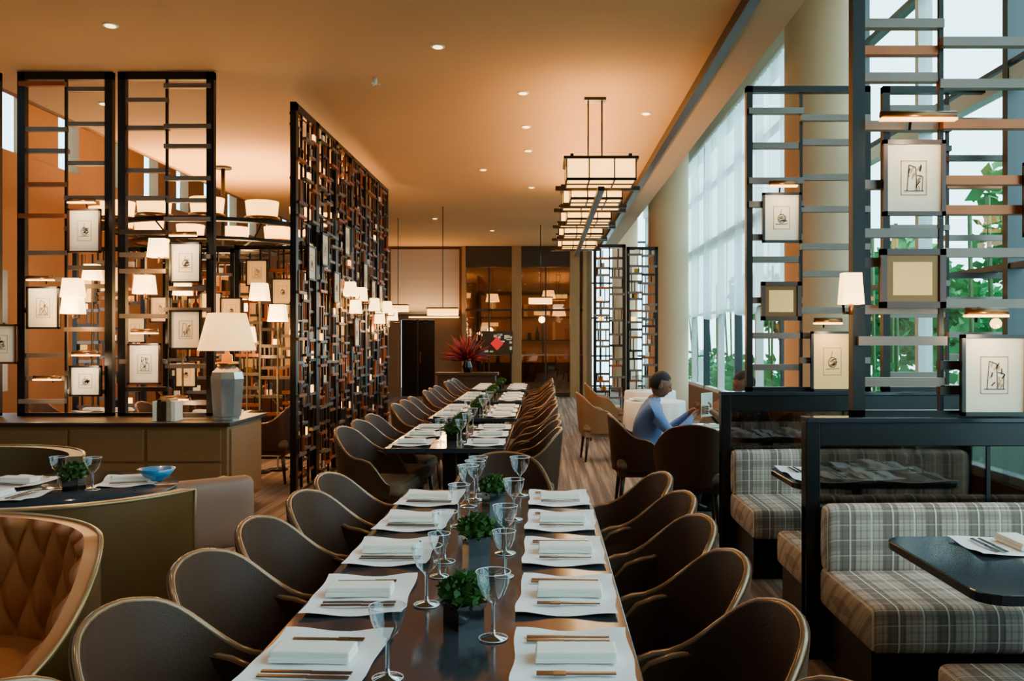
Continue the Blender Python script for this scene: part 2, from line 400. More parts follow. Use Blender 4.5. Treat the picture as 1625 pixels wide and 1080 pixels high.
for k in range(70):
    y=3+k*.33; foliage(mb,(4.2+.2*rt.random(),y,.45),(.35,.3,.8),60,.16,M_leaf2,rt)
    if k%2==0: mb.tube([(4.1+.3*rt.random(),y,-.3),(4.1+.3*rt.random(),y+.1,2.9)],.022,M_leaf,6)
mb.obj('hedge')
# ------------------------------------------------------------ generic shell
def shell(mb,path,top,z0,th,flare,min_,mout,mrim,nu=30,nv=6,rimr=.012,tuft=None,off=(0,0)):
    def row(u,inner):
        x,y,nx,ny=path(u); h=top(u); out=[]
        for j in range(nv+1):
            v=j/nv; z=z0+(h-z0)*v; d=flare*v - (th if inner else 0)
            if inner and tuft: d+=-tuft(u,v)
            out.append((x+nx*d+off[0],y+ny*d+off[1],z))
        return out
    us=[-1+2*i/nu for i in range(nu+1)]
    vi=[];vo=[]
    for u in us: vi+=row(u,True); vo+=row(u,False)
    w=nv+1
    f1=[];f2=[]
    for i in range(nu):
        for j in range(nv):
            a=i*w+j; f1.append((a,a+w,a+w+1,a+1)); f2.append((a,a+1,a+w+1,a+w))
    mb.add(vi,f1,min_,True); mb.add(vo,f2,mout,True)
    vs=vi+vo; L=len(vi); fs=[]
    for i in range(nu):
        a=i*w+nv; fs.append((a,a+w,L+a+w,L+a)); a=i*w; fs.append((a,L+a,L+a+w,a+w))
    for j in range(nv):
        fs.append((j,j+1,L+j+1,L+j)); a=nu*w+j; fs.append((a,L+a,L+a+1,a+1))
    mb.add(vs,fs,min_ if tuft else mout,False)
    pts=[]
    for i in range(nu+1):
        a=Vector(vi[i*w+nv]);b=Vector(vo[i*w+nv]); pts.append((a+b)/2 if th<.05 else b)
    if rimr:
        e0=[(Vector(vi[j])+Vector(vo[j]))/2 if th<.05 else Vector(vo[j]) for j in range(0,nv,2)]
        e1=[(Vector(vi[nu*w+j])+Vector(vo[nu*w+j]))/2 if th<.05 else Vector(vo[nu*w+j]) for j in range(0,nv,2)][::-1]
        mb.tube(e0+pts+e1,rimr,mrim,8)
def sm(a,b,x):
    t=min(1,max(0,(x-a)/(b-a))); return t*t*(3-2*t)
def chair_mesh(inner,outer,name):
    mb=MB(); rx,ry=.285,.265
    def path(u):
        a=u*math.radians(122); c,s_=math.cos(a),math.sin(a); e=.82
        x=-rx*math.copysign(abs(c)**e,c); y=ry*math.copysign(abs(s_)**e,s_)
        n=Vector((x/rx**2,y/ry**2)).normalized(); return x,y,n.x,n.y
    def top(u):
        w=abs(u); return .86-.03*sm(0,.3,w)-.18*sm(.2,.72,w)-.19*sm(.72,1.0,w)
    shell(mb,path,top,.36,.030,.045,inner,outer,M_pipe,nu=36,nv=6,rimr=.0105)
    mb.rbox(-.25,.27,-.235,.235,.37,.475,.035,M_seat,puff=.01)
    mb.box(-.24,.25,-.22,.22,.31,.39,outer)
    for sx,sy in((1,1),(1,-1),(-1,1),(-1,-1)):
        mb.tube([(.2*sx,.19*sy,.33),(.235*sx,.215*sy,0)],[.024,.013],M_leg,8)
    return mb.mesh(name)
ME_chair=chair_mesh(M_leather_in,M_leather,'dining_chair')
M_tan=pm('tan_leather',(140,104,68),.5,noise=.1)
ME_chair2=chair_mesh(M_tan,M_tan,'armchair')
def chair(x,y,rz,me=None,name='dining_chair'):
    place(me or ME_chair,name,(x,y,0),rz)
def setting_mesh():
    mb=MB(); nx,ny=10,12; vs=[];fs=[]
    for i in range(nx+1):
        for j in range(ny+1):
            x=-.15+.3*i/nx;y=-.215+.43*j/ny
            z=.003+.002*math.sin(i*.9+j*.5)+.009*sm(.8,1.4,abs(x/.15)*.7+abs(y/.215)*.7)
            vs.append((x+.004*math.sin(j*.8),y,z))
    for i in range(nx):
        for j in range(ny):
            a=i*(ny+1)+j; fs.append((a,a+ny+1,a+ny+2,a+1))
    mb.add(vs,fs,M_white,True)
    mb.rbox(-.11,.095,-.045,.045,.006,.020,.004,M_napkin); mb.rbox(-.108,.093,-.04,.045,.019,.034,.004,M_napkin)
    for yy,kind in((.12,'f'),(-.11,'k'),(-.14,'k')):
        mb.box(-.1,.02,yy-.006,yy+.006,.010,.014,M_steel)
        if kind=='k': mb.box(.02,.12,yy-.009,yy+.006,.010,.013,M_steel)
        else:
            mb.box(.02,.05,yy-.012,yy+.012,.010,.014,M_steel)
            for d in(-.009,-.003,.003,.009): mb.box(.05,.09,yy+d-.0018,yy+d+.0018,.010,.014,M_steel)
    return mb.mesh('place_setting')
ME_set=setting_mesh()
def setting(x,y,rz,z=.742): place(ME_set,'place_setting',(x,y,z),rz)
def glass_mesh():
    mb=MB(); mb.lathe((0,0,0),[(.037,0),(.036,.003),(.007,.009),(.005,.03),(.0048,.085),(.010,.094)],M_stem,20,caps=False)
    mb.lathe((0,0,0),[(.010,.094),(.028,.112),(.040,.140),(.045,.172)],M_glass,24,caps=False)
    n=28; mb.tube([(.045*math.cos(2*PI*i/n),.045*math.sin(2*PI*i/n),.172) for i in range(n+1)],.0009,M_white,5)  # white ring paints the bright glint on the glass rim
    mb.tube([(.037*math.cos(2*PI*i/n),.037*math.sin(2*PI*i/n),.002) for i in range(n+1)],.0009,M_white,5)  # same painted glint around the foot
    return mb.mesh('wine_glass')
ME_glass=glass_mesh()
def glass(x,y,z=.742,s=1): 
    o=place(ME_glass,'wine_glass',(x,y,z)); o.scale=(s,s,s)
def plant_mesh():
    mb=MB(); rr=random.Random(5); mb.box(-.042,.042,-.042,.042,0,.065,M_pot); mb.box(-.046,.046,-.046,.046,.056,.068,M_pot)
    foliage(mb,(0,0,.097),(.072,.072,.044),460,.022,M_leaf,rr)
    for k in range(14):
        a=k*.45; mb.tube([(0,0,.065),(.04*math.cos(a),.04*math.sin(a),.12)],.0015,M_leaf,4)
    return mb.mesh('potted_herb')
ME_plant=plant_mesh()
def rect_table(x0,x1,y0,y1,name='dining_table',r=.03,h=.74,peds=None):
    mb=MB(); pts=[]
    for cx,cy,a0 in((x1-r,y1-r,0),(x0+r,y1-r,90),(x0+r,y0+r,180),(x1-r,y0+r,270)):
        for k in range(6):
            a=math.radians(a0+18*k); pts.append((cx+r*math.cos(a),cy+r*math.sin(a)))
    n=len(pts); vs=[(p[0],p[1],h-.035) for p in pts]+[(p[0],p[1],h) for p in pts]
    mb.add(vs,[tuple(range(n-1,-1,-1)),tuple(range(n,2*n))]+[(i,(i+1)%n,n+(i+1)%n,n+i) for i in range(n)],M_top)
    cx=(x0+x1)/2
    for py in (peds or [y0+.35,y1-.35]):
        mb.box(cx-.05,cx+.05,py-.05,py+.05,.03,h-.03,M_black); mb.box(cx-.28,cx+.28,py-.2,py+.2,0,.03,M_black); mb.box(cx-.25,cx+.25,py-.04,py+.04,h-.07,h-.035,M_black)
    mb.obj(name,bevel=.004)
rect_table(-.735,.235,1.35,4.73)
YS=[1.66,2.22,2.78,3.34,3.90,4.45]
for i,y in enumerate(YS):
    j=R.uniform(-.012,.012)
    chair(-.81+j,y+j,-.10+R.uniform(-.06,.06)); chair(.32+j,y-j,PI+.10+R.uniform(-.06,.06))
    setting(-.575,y+.0,R.uniform(-.05,.05)); setting(.07,y+.0,PI+R.uniform(-.05,.05))
chair(-.25,5.03,-PI/2)
for x,y in((-.23,2.49),(-.26,3.33),(-.25,4.28)): place(ME_plant,'potted_herb',(x,y,.74),R.random())
for x,y,s in((-.375,2.1,1),(-.36,2.68,1.05),(-.14,2.38,1.05),(-.365,3.2,1.05),(-.15,3.32,1.05),(-.14,3.0,.9),(-.37,3.80,1.05),(-.37,4.25,1.15),(-.35,4.42,1.15),(-.14,3.94,1.05),(-.13,4.55,1.15),(-.36,3.0,.85),(-.35,4.62,1.1)): glass(x,y,s=s)
for t,(y0,y1) in enumerate(((6.5,8.35),(8.95,10.8),(11.35,13.2),(13.8,15.4))):
    x0=-1.19;x1=-.29; rect_table(x0,x1,y0,y1)
    for k in range(3):
        y=y0+.32+k*.58
        chair(x0-.10,y,-.1+R.uniform(-.08,.08)); chair(x1+.10,y,PI+.1+R.uniform(-.08,.08))
        setting(x0+.17,y,0); setting(x1-.17,y,PI)
        if t<2:
            glass(x0+.37,y+.1); glass(x1-.37,y+.1)
    place(ME_plant,'potted_herb',((x0+x1)/2,(y0+y1)/2-.4,.74)); place(ME_plant,'potted_herb',((x0+x1)/2,(y0+y1)/2+.4,.74))
# ------------------------------------------------------------ right booths
def booth(yd,front,back,x0=1.26,x1=3.05):
    mb=MB()
    mb.box(x0,x0+.07,yd-.04,yd+.04,0,1.15,M_black); mb.box(x1-.06,x1,yd-.04,yd+.04,0,1.15,M_black)
    mb.box(x0,x1,yd-.06,yd+.06,1.145,1.17,M_top); mb.box(x0,x1,yd-.035,yd+.035,.0,.74,M_dkwood)
    mb.box(x0+.07,x1,yd-.035,yd+.035,1.03,1.145,M_black)
    mb.box(x0+.07,x1-.06,yd-.008,yd+.008,.74,1.03,M_smoke)
    mb.box((x0+x1)/2-.012,(x0+x1)/2+.012,yd-.012,yd+.012,.74,1.03,M_black)
    mb.obj('booth_divider',bevel=.004)
    def bench(s):
        b=MB(); 
        def bx(xa,xb,ya,yb,z0,z1,m,r=None,puff=0):
            a=yd+s*ya; c=yd+s*yb; lo,hi=min(a,c),max(a,c)
            if r: b.rbox(xa,xb,lo,hi,z0,z1,r,m,puff=puff)
            else: b.box(xa,xb,lo,hi,z0,z1,m)
        bx(x0+.08,x1-.08,.045,.68,.03,.27,M_black); bx(x0+.06,x1-.08,.045,.74,.27,.46,M_plaid,.035,.012); bx(x0+.06,x1-.08,.055,.17,.44,.765,M_plaid,.04,.008)
        bx(x0+.08,x1-.08,.06,.66,0,.03,M_dkwood)
        b.obj('booth_bench')
    if front: bench(-1)
    if back: bench(1)
booth(4.3,True,True); booth(6.35,True,False); booth(2.25,False,True)
rect_table(1.38,2.35,2.78,3.62,'booth_table',r=.09,peds=[3.2])
rect_table(1.40,2.35,4.92,5.55,'booth_table',r=.09,peds=[5.2])
setting(1.84,3.42,-PI/2); setting(2.05,3.02,PI/2)
for x in(1.65,2.1): setting(x,5.38,-PI/2); setting(x,5.08,PI/2)
glass(2.2,3.25); glass(2.25,5.25)
# ------------------------------------------------------------ screens
def screen(name,w,h,cols,loc,rz,seed,gap=(.12,.34),post=.055,copper=.2,z0=0,dense=False,mid=None,sh=.02):
    rr=random.Random(seed); mb=MB()
    mb.box(0,post,-.03,.03,z0,h,M_bronze); mb.box(w-post,w,-.03,.03,z0,h,M_bronze)
    mb.box(0,w,-.03,.03,h-post,h,M_bronze); mb.box(0,w,-.03,.03,z0,z0+.03,M_bronze)
    xs=[post/2+(w-post)*i/cols for i in range(cols+1)]
    if mid: xs=[post/2]+mid+[w-post/2]
    for x in xs[1:-1]: mb.box(x-.011,x+.011,-.012,.012,z0,h,M_bronze)
    for c in range(len(xs)-1):
        z=z0+rr.uniform(.1,.25)
        while z<h-.1:
            m=M_slat if rr.random()>copper else rr.choice([M_slat2,M_slat3])
            d=rr.choice([-.03,.0,.02]); a,b=xs[c],xs[c+1]
            mb.box(a-.01,b+.01,d-.025,d+.025,z-sh,z+sh,m)
            nz=z+rr.uniform(*gap)
            if dense:
                for q in range(rr.randint(1,3)):
                    x=rr.uniform(a+.03,b-.03); mb.box(x-.009,x+.009,d-.012,d+.012,z,min(nz,h-.05),rr.choice([M_bronze,M_slat3,M_slat2]))
                if rr.random()<.28:
                    x=rr.uniform(a+.03,b-.12); mb.box(x,x+.09,d-.01,d+.01,z+.01,min(z+.09,h-.05),rr.choice([M_brass,M_silver,M_mat_,M_glow]))
            z=nz
    return mb.obj(name,loc,rz)
def picture(px,py,pz,w,h,fm=None,mm=None,rz=0,seed=0,empty=False,t=.018):
    rr=random.Random(seed); mb=MB(); fm=fm or M_frb; mm=mm or M_mat_
    mb.box(-w/2,w/2,0,.012,-h/2,h/2,fm)
    for a,b,c,d in((-w/2,w/2,-h/2,-h/2+t),(-w/2,w/2,h/2-t,h/2),(-w/2,-w/2+t,-h/2,h/2),(w/2-t,w/2,-h/2,h/2)): mb.box(a,b,-.02,.01,c,d,fm)
    if not empty:
        mb.box(-w/2+t,w/2-t,-.006,0,-h/2+t,h/2-t,mm)
        aw,ah=w*.21,h*.23
        for a,b,c,d in((-aw,aw,-ah,-ah+.004),(-aw,aw,ah-.004,ah),(-aw,-aw+.004,-ah,ah),(aw-.004,aw,-ah,ah)): mb.box(a,b,-.008,-.005,c,d,M_art2)
        def ln(x0,z0,x1,z1,th=.004,m=M_art):
            d=Vector((x1-x0,0,z1-z0)); nrm=Vector((-d.z,0,d.x)).normalized()*th/2
            mb.add([(x0-nrm.x,-.0085,z0-nrm.z),(x1-nrm.x,-.0085,z1-nrm.z),(x1+nrm.x,-.0085,z1+nrm.z),(x0+nrm.x,-.0085,z0+nrm.z)],[(0,1,2,3)],m)
        ww=aw*.75; hh=ah*.75
        if seed%2:
            ln(-ww,-hh,ww,-hh); ln(-ww*.7,-hh,-ww*.5,hh); ln(-ww*.5,hh,ww*.2,hh*.8); ln(ww*.2,hh*.8,ww*.3,-hh); ln(ww*.3,hh*.2,ww*.9,hh*.1); ln(ww*.9,hh*.1,ww*.85,-hh)
            for k in range(16):
                xa=rr.uniform(-ww*.6,ww*.7); za=rr.uniform(-hh,hh*.6); ln(xa,za,xa+rr.uniform(-.004,.02),za+rr.uniform(.01,.03),.006,rr.choice([M_art,M_art2]))
        else:
            for k in range(10):
                a=k*.628; ln(ww*.6*math.cos(a),hh*.5*math.sin(a)-hh*.1,ww*.6*math.cos(a+.628),hh*.5*math.sin(a+.628)-hh*.1,.005)
            ln(-ww,-hh*.75,ww,-hh*.7); ln(-ww*.2,hh*.3,0,hh)
            for k in range(16):
                xa=rr.uniform(-ww*.5,ww*.4); za=rr.uniform(-hh*.5,hh*.3); ln(xa,za,xa+.024,za+rr.uniform(.0,.02),.006,rr.choice([M_art,M_art2]))
    else:
        mb.box(-w/2+t,w/2-t,-.006,0,-h/2+t,h/2-t,M_gilt)
        mb.box(-w*.3,w*.3,-.008,-.004,-h*.28,h*.28,M_mat2)
    return mb.obj('picture_frame',(px,py,pz),rz)
def shade_lamp(x,y,z,w=.17,h=.17,rz=0,name='clip_lamp',arm=.10,e=0):
    mb=MB(); 
    a,b=w*.44,w*.54
    vs=[(-a,-a,h/2),(a,-a,h/2),(a,a,h/2),(-a,a,h/2),(-b,-b,-h/2),(b,-b,-h/2),(b,b,-h/2),(-b,b,-h/2)]
    vs=[(p[0]*.8,p[1]*.6,p[2]) for p in vs]
    mb.add(vs,[(0,4,5,1),(1,5,6,2),(2,6,7,3),(3,7,4,0),(0,1,2,3)],M_lamp)
    mb.tube([(0,0,-h/2-.05),(0,0,-h/2+.03)],.012,M_gilt); mb.tube([(0,0,-h/2-.04),(0,arm,-h/2-.04),(0,arm+.01,-h/2)],.007,M_black)
    o=mb.obj(name,(x,y,z),rz)
    if e:
        l=light('POINT','bulb',(x,y,z),e,WARM,None,size=.06); l.parent=o; l.location=(0,-.14,-h/2-.08)
    return o
def pic_light(x,y,z,w=.3,rz=0,e=3.0):
    mb=MB(); mb.tube([(-w/2,-.08,0),(w/2,-.08,0)],.018,M_gilt); mb.box(-w/2,w/2,-.10,-.06,-.028,-.016,M_glow); mb.tube([(0,-.08,0),(0,0,.02),(0,.02,-.05)],.007,M_black)
    o=mb.obj('picture_light',(x,y,z),rz)
    l=light('POINT','bulb',(x,y,z),e,WARM2,None,size=.03); l.parent=o; l.location=(0,-.20,-.10)
screen('lattice_screen',.93,3.38,2,(1.50,4.33,0),0,11,z0=1.17,post=.06,gap=(.12,.30),mid=[.44],sh=.022,copper=.3)
screen('lattice_screen',.90,3.38,2,(1.46,6.42,0),0,12,z0=1.17,post=.045,gap=(.16,.36),mid=[.40],sh=.022,copper=.1)
screen('lattice_screen',.95,3.38,2,(2.45,6.42,0),0,14,z0=1.17,post=.05,gap=(.14,.34))
screen('lattice_screen',.65,3.38,1,(2.46,4.33,0),0,15,z0=1.17,post=.05,gap=(.12,.3))
picture(1.782,4.27,2.326,.30,.365,M_frw,M_mat_,seed=1,t=.02); picture(1.776,4.27,1.84,.315,.285,M_frw,seed=2,empty=True,t=.03); picture(2.156,4.24,1.375,.32,.39,M_frb,seed=3)
picture(1.704,6.36,2.42,.28,.36,M_frb,seed=4); picture(1.70,6.36,1.82,.29,.28,M_frw,seed=5,empty=True,t=.03); picture(2.06,6.33,1.387,.31,.43,M_frb,M_mat2,seed=6)
picture(2.41,4.26,2.22,.2,.36,M_frw,M_mat2,seed=8)
shade_lamp(1.47,4.24,1.79,.12,.15,e=3); pic_light(1.776,4.28,2.615,.36,e=4); pic_light(2.10,4.28,1.68,.2,e=4); pic_light(2.02,6.38,1.68,.2); pic_light(1.70,6.38,2.66,.2)  # last picture light is added to brighten its mat
screen('lattice_screen',.55,3.15,2,(.82,15,0),0,21,gap=(.1,.25),dense=True); screen('lattice_screen',.55,3.15,2,(1.42,15.4,0),0,22,gap=(.1,.25),dense=True)
L=8.75
for i in range(6):
    screen('lattice_partition',.86,3.9,3,(-2.5,L+i*.86,0),PI/2,30+i,gap=(.09,.26),dense=True,copper=.6,post=.05 if i else .08,sh=.014)
for k,(y,z) in enumerate(((10.7,2.15),(11.0,1.95),(11.35,2.12),(12.2,2.02),(12.6,1.85),(13.2,2.02),(13.7,1.92))):
    shade_lamp(-2.36,y,z,.2,.17,-PI/2,'clip_lamp',e=9 if k%2==0 else 0)
for k in range(9):
    picture(-2.44,9.2+.55*k,1.0+2.0*R.random(),.3,.36,M_frb if k%2 else M_frw,M_mat_,rz=PI/2,seed=40+k)
screen('lattice_screen',.87,3.99,2,(-4.83,8.1,0),0,51,z0=.84,gap=(.14,.42),post=.07); screen('lattice_screen',.88,3.99,2,(-3.91,8.1,0),0,52,z0=.84,gap=(.14,.42),post=.07)
screen('lattice_screen',1.1,3.99,2,(-6.1,8.1,0),0,53,z0=.84,gap=(.12,.4),post=.07)
for k,(x,z,w,h) in enumerate(((-4.19,2.53,.30,.40),(-4.565,1.83,.3,.385),(-4.18,1.165,.29,.28),(-3.645,1.32,.3,.375),(-3.27,2.24,.29,.37),(-3.27,1.63,.29,.36),(-4.95,1.5,.3,.36))):
    picture(x,8.03,z,w,h,M_frb if k%3 else M_frw,seed=60+k)
for x,z in((-3.5,2.37),(-3.63,2.04),(-4.28,2.01),(-4.28,1.86)): shade_lamp(x,8.0,z,.20,.17,e=7)
for x,z in((-3.62,1.62),(-4.15,1.42),(-4.5,1.2),(-3.35,1.02),(-3.27,2.5),(-4.19,2.80),(-4.56,2.1)): pic_light(x,8.05,z,.24,e=4)  # later entries are added lights, to brighten the picture mats
for k,(x,y) in enumerate(((-6.2,11.6),(-5.1,11.8),(-4.0,11.4))):
    screen('lattice_screen',.95,2.75,3,(x,y,0),0,70+k,gap=(.1,.28),copper=.5,dense=True)
for x,y,z in((-3.3,10.2,2.09),(-3.15,10.4,1.85),(-4.6,11.2,2.2),(-5.8,11.3,2.4),(-3.75,11.1,1.6),(-5.0,14.5,2.1),(-4.2,14.9,1.7)): 
    mb=MB(); mb.lathe((0,0,0),[(.12,0),(.12,.02),(.012,.03),(.012,z-.1)],M_black,12); mb.add([(p[0]*1,p[1],p[2]+z) for p in((-.08,-.06,.1),(.08,-.06,.1),(.08,.06,.1),(-.08,.06,.1),(-.1,-.08,-.1),(.1,-.08,-.1),(.1,.08,-.1),(-.1,.08,-.1))],[(0,4,5,1),(1,5,6,2),(2,6,7,3),(3,7,4,0),(0,1,2,3)],M_lamp); o=mb.obj('floor_lamp',(x,y,0)); light('POINT','bulb',(x,y-.15,z-.2),20,WARM,o,size=.08)
for k in range(10):
    picture(-6.0+.33*k,11.30 if k>5 else 11.5,1.0+1.4*R.random(),.28,.34,M_frb,M_mat2,seed=80+k)
mb=MB()
mb.box(-6.5,-2.72,7.55,8.45,.10,.80,M_cab); mb.box(-6.54,-2.68,7.5,8.5,.80,.835,M_dkwood)
for i in range(5):
    x=-2.76-.66*i; mb.box(x-.64,x-.01,7.53,7.56,.50,.77,M_cab); mb.box(x-.64,x-.01,7.53,7.56,.14,.48,M_cab)
mb.box(-2.73,-2.70,7.6,8.4,.14,.77,M_cab)
for x in(-6.4,-4.6,-2.85):
    for y in(7.65,8.35): mb.box(x-.03,x+.03,y-.03,y+.03,0,.12,M_leg)
mb.obj('sideboard_counter',bevel=.004)
mb=MB()
mb.lathe((0,0,0),[(.11,0),(.11,.02),(.125,.03),(.15,.36),(.135,.42),(.09,.46),(.06,.48)],M_silver,8,False)
mb.lathe((0,0,.48),[(.1,0),(.1,.025),(.05,.03),(.045,.09),(.02,.1),(.012,.2)],M_brass,16)
mb.lathe((0,0,.61),[(.25,0),(.165,.33)],M_lampw,28)
o=mb.obj('table_lamp',(-2.83,7.85,.835)); light('POINT','bulb',(-2.83,7.85,1.39),18,WARM,o,size=.05)
mb=MB()
for i in range(5): mb.box(-.1+.04*i,-.065+.04*i,-.08,.08,0,.17+.02*(i%2),(M_mat_,M_frw,M_dkwood,M_art2,M_mat_)[i])
mb.obj('book_row',(-3.3,7.72,.835))
# ------------------------------------------------------------ banquettes left
def arc_path(r,a0,a1):
    def f(u):
        a=math.radians(a0+(a1-a0)*(u+1)/2); return r*math.cos(a),r*math.sin(a),math.cos(a),math.sin(a)
    return f
def banquette(name,loc,r,a0,a1,top,inner,outer,tuft=None,th=.09,seat=True,nu=48,nv=8,z0=.05):
    mb=MB(); shell(mb,arc_path(r,a0,a1),top,z0,th,.0,inner,outer,M_piping,nu=nu,nv=nv,rimr=.009,tuft=tuft)
    if seat:
        vs=[];fs=[];n=30
        for i in range(n+1):
            a=math.radians(a0+2+(a1-a0-4)*i/n)
            for rr_,z in((r-th,.0),(r-th,.42),(r-th-.03,.45),(r-.5,.46),(r-.54,.42),(r-.52,.05)): vs.append((rr_*math.cos(a),rr_*math.sin(a),z))
        for i in range(n):
            for j in range(5): q=i*6+j; fs.append((q,q+1,q+7,q+6))
        mb.add(vs,fs,inner,True)
        fs=[tuple(range(6)),tuple(range(n*6+5,n*6-1,-1))]; mb.add(vs,fs,inner)
    return mb.obj(name,loc)
banquette('curved_banquette',(-2.62,4.78,0),.87,-178,-18,lambda u:.78,M_olive2,M_olive)
def tf(u,v):
    if v>.985: return 0
    A=u*15; B=v*6.0
    return .030*abs(math.cos(PI*(A+B)/2)*math.cos(PI*(A-B)/2))**.6
banquette('tufted_banquette',(-2.17,2.62,0),.76,-24,150,lambda u:.88-.30*(1-sm(-1,-.35,u)),M_caramel,M_olive,tuft=tf,nu=240,nv=48,th=.05)
banquette('curved_banquette',(-3.75,5.35,0),.85,20,160,lambda u:.80,M_olive2,M_olive2)
mb=MB(); mb.lathe((0,0,0),[(.26,0),(.26,.02),(.05,.04),(.04,.68),(.12,.70),(.57,.705),(.58,.74),(0,.741)],M_top,48)
mb.obj('round_table',(-2.62,4.80,0))
setting(-2.35,5.0,PI+.3); setting(-2.8,4.5,PI/2); setting(-2.95,4.95,-.1); glass(-2.62,4.75); glass(-2.42,4.72)
place(ME_plant,'potted_herb',(-2.52,4.72,.741))
mb=MB(); mb.lathe((0,0,0),[(.03,0),(.035,.01),(.07,.03),(.1,.07),(.095,.07),(.065,.035),(0,.02)],M_blue,28); mb.obj('blue_bowl',(-2.17,4.93,.756))
mb=MB(); mb.rbox(-.28,.28,-.20,.20,.25,.46,.05,M_mauve); mb.rbox(.17,.30,-.30,.30,.2,.66,.06,M_mauve); mb.rbox(-.26,.24,-.31,-.19,.2,.60,.055,M_mauve); mb.rbox(-.26,.24,.19,.31,.2,.60,.055,M_mauve)
for sx in(-1,1):
    for sy in(-1,1): mb.tube([(.22*sx,.23*sy,.25),(.25*sx,.25*sy,0)],[.022,.014],M_pipe)
mb.obj('mauve_armchair',(-2.3,5.8,0),-.9)
for x,y in((-3.55,9.6),(-4.9,9.9)):
    rect_table(x-.35,x+.35,y-.4,y+.4,'square_table',peds=[y]); chair(x+.55,y,PI); chair(x-.55,y,0); setting(x+.15,y,PI); setting(x-.16,y,0)
for x,y in((-3.6,13.6),(-5.1,13.6)):
    rect_table(x-.35,x+.35,y-.4,y+.4,'square_table',peds=[y]); chair(x+.55,y,PI); chair(x-.55,y,0)
# ------------------------------------------------------------ right back tables
rect_table(1.24,1.68,7.75,8.45,'window_table',peds=[8.1],r=.06)
chair(1.2,7.30,PI/2-.1); chair(.90,8.1,0); chair(1.98,8.15,PI)
setting(1.53,7.98,PI)
def cloth_table(x,y,r=.38):
    mb=MB(); n=96; vs=[(0,0,.75)];fs=[]
    for j,(rr_,z) in enumerate(((r,.75),(r+.012,.735),(r+.02,.5),(r+.03,.14))):
        for i in range(n):
            a=2*PI*i/n; w=rr_+(.02*math.sin(a*13)*(j-1)/2 if j>1 else 0); vs.append((w*math.cos(a),w*math.sin(a),z))
    for i in range(n): fs.append((0,1+i,1+(i+1)%n))
    for j in range(3):
        for i in range(n): a=1+j*n+i;b=1+j*n+(i+1)%n; fs.append((a,a+n,b+n,b))
    mb.add(vs,fs,M_white,True); mb.lathe((0,0,0),[(.25,0),(.25,.03),(.05,.05),(.05,.74)],M_black,16); mb.obj('cloth_table',(x,y,0))
cloth_table(1.42,11.4); chair(.72,11.3,.1,ME_chair2,'armchair'); chair(2.10,11.4,PI,ME_chair2,'armchair'); setting(1.25,11.4,0,.757); glass(1.45,11.3,.752)
cloth_table(1.62,13.6); chair(.93,13.6,0,ME_chair2,'armchair'); glass(1.5,13.5,.752)
mb=MB(); mb.box(-.6,.6,-.25,.25,.85,.9,M_dkwood); mb.box(-.55,.55,-.2,.2,0,.85,M_dkwood); mb.obj('console_table',(-1.5,17,0))
mb=MB(); rr=random.Random(9); mb.lathe((0,0,0),[(.07,0),(.1,.1),(.06,.22),(.07,.26)],M_pot,20)
for k in range(150):
    a=rr.random()*2*PI; e=rr.uniform(.0,1.5); l=rr.uniform(.3,.6); d=Vector((math.cos(a)*math.cos(e),math.sin(a)*math.cos(e),math.sin(e)))
    mb.tube([(0,0,.22),Vector((0,0,.24))+d*l*.6,Vector((0,0,.22))+d*l],[.004,.024,.002],M_red,5)
mb.obj('flower_arrangement',(-1.5,17,.9))
for x,y,z,w in((-1.9,16.4,1.98,.55),(-.1,19,2.3,.5),(-3.0,18,2.1,.4)):
    mb=MB(); mb.box(-w/2,w/2,-.12,.12,0,.12,M_glow); mb.box(-w/2-.02,w/2+.02,-.14,.14,.12,.15,M_gilt); mb.tube([(0,0,.15),(0,0,CZ-z)],.008,M_black); o=mb.obj('pendant_lamp',(x,y,z)); light('POINT','bulb',(x,y,z-.15),30,WARM,o,size=.1)
# ------------------------------------------------------------ chandeliers
mb=MB(); nm=9
for i in range(nm):
    y=i*.74; hw=.32 if i%2==0 else .26; zz=.0 if i%2==0 else -.06; l=.5
    mb.box(-hw+.008,hw-.008,y+.008,y+l-.008,zz,zz+.18,M_glow)
    mb.box(-hw-.02,hw+.02,y-.015,y+l+.015,zz+.18,zz+.205,M_bronze)
    for yy in(0,l*.5,l-.014): mb.box(-hw,hw,y+yy,y+yy+.014,zz-.014,zz+.012,M_bronze)
    for a in(-hw,hw-.014,-hw*.36,hw*.36): mb.box(a,a+.014,y,y+l,zz-.014,zz+.004,M_bronze)
    for xx in(-hw,-hw*.36,hw*.36,hw-.012): mb.box(xx,xx+.012,y-.003,y+.012,zz,zz+.18,M_bronze); mb.box(xx,xx+.012,y+l-.012,y+l+.003,zz,zz+.18,M_bronze)
    mb.box(-hw-.09,hw+.09,y+l+.06,y+l+.12,zz-.01,zz+.03,M_bronze)
mb.box(-.03,.03,0,nm*.74-.2,-.11,-.07,M_bronze); mb.box(-.28,-.25,0,nm*.74-.2,.2,.23,M_bronze); mb.box(.25,.28,0,nm*.74-.2,.2,.23,M_bronze)
for yy in(1.0,5.2):
    for x in(-.07,.07): mb.tube([(x,yy,.15),(x,yy,CZ-3.0)],.009,M_bronze)
    mb.box(-.11,.11,yy-.05,yy+.05,CZ-3.0-.03,CZ-3.0,M_bronze)
ch=mb.obj('linear_chandelier',(.51,8.0,3.0))
light('AREA','uplight',(.51,11.2,3.25),150,WARM,ch,(PI,0,0),.4,6)
light('AREA','downlight',(.51,11.2,2.82),40,WARM2,ch,(0,0,0),.4,6)
mb=MB()
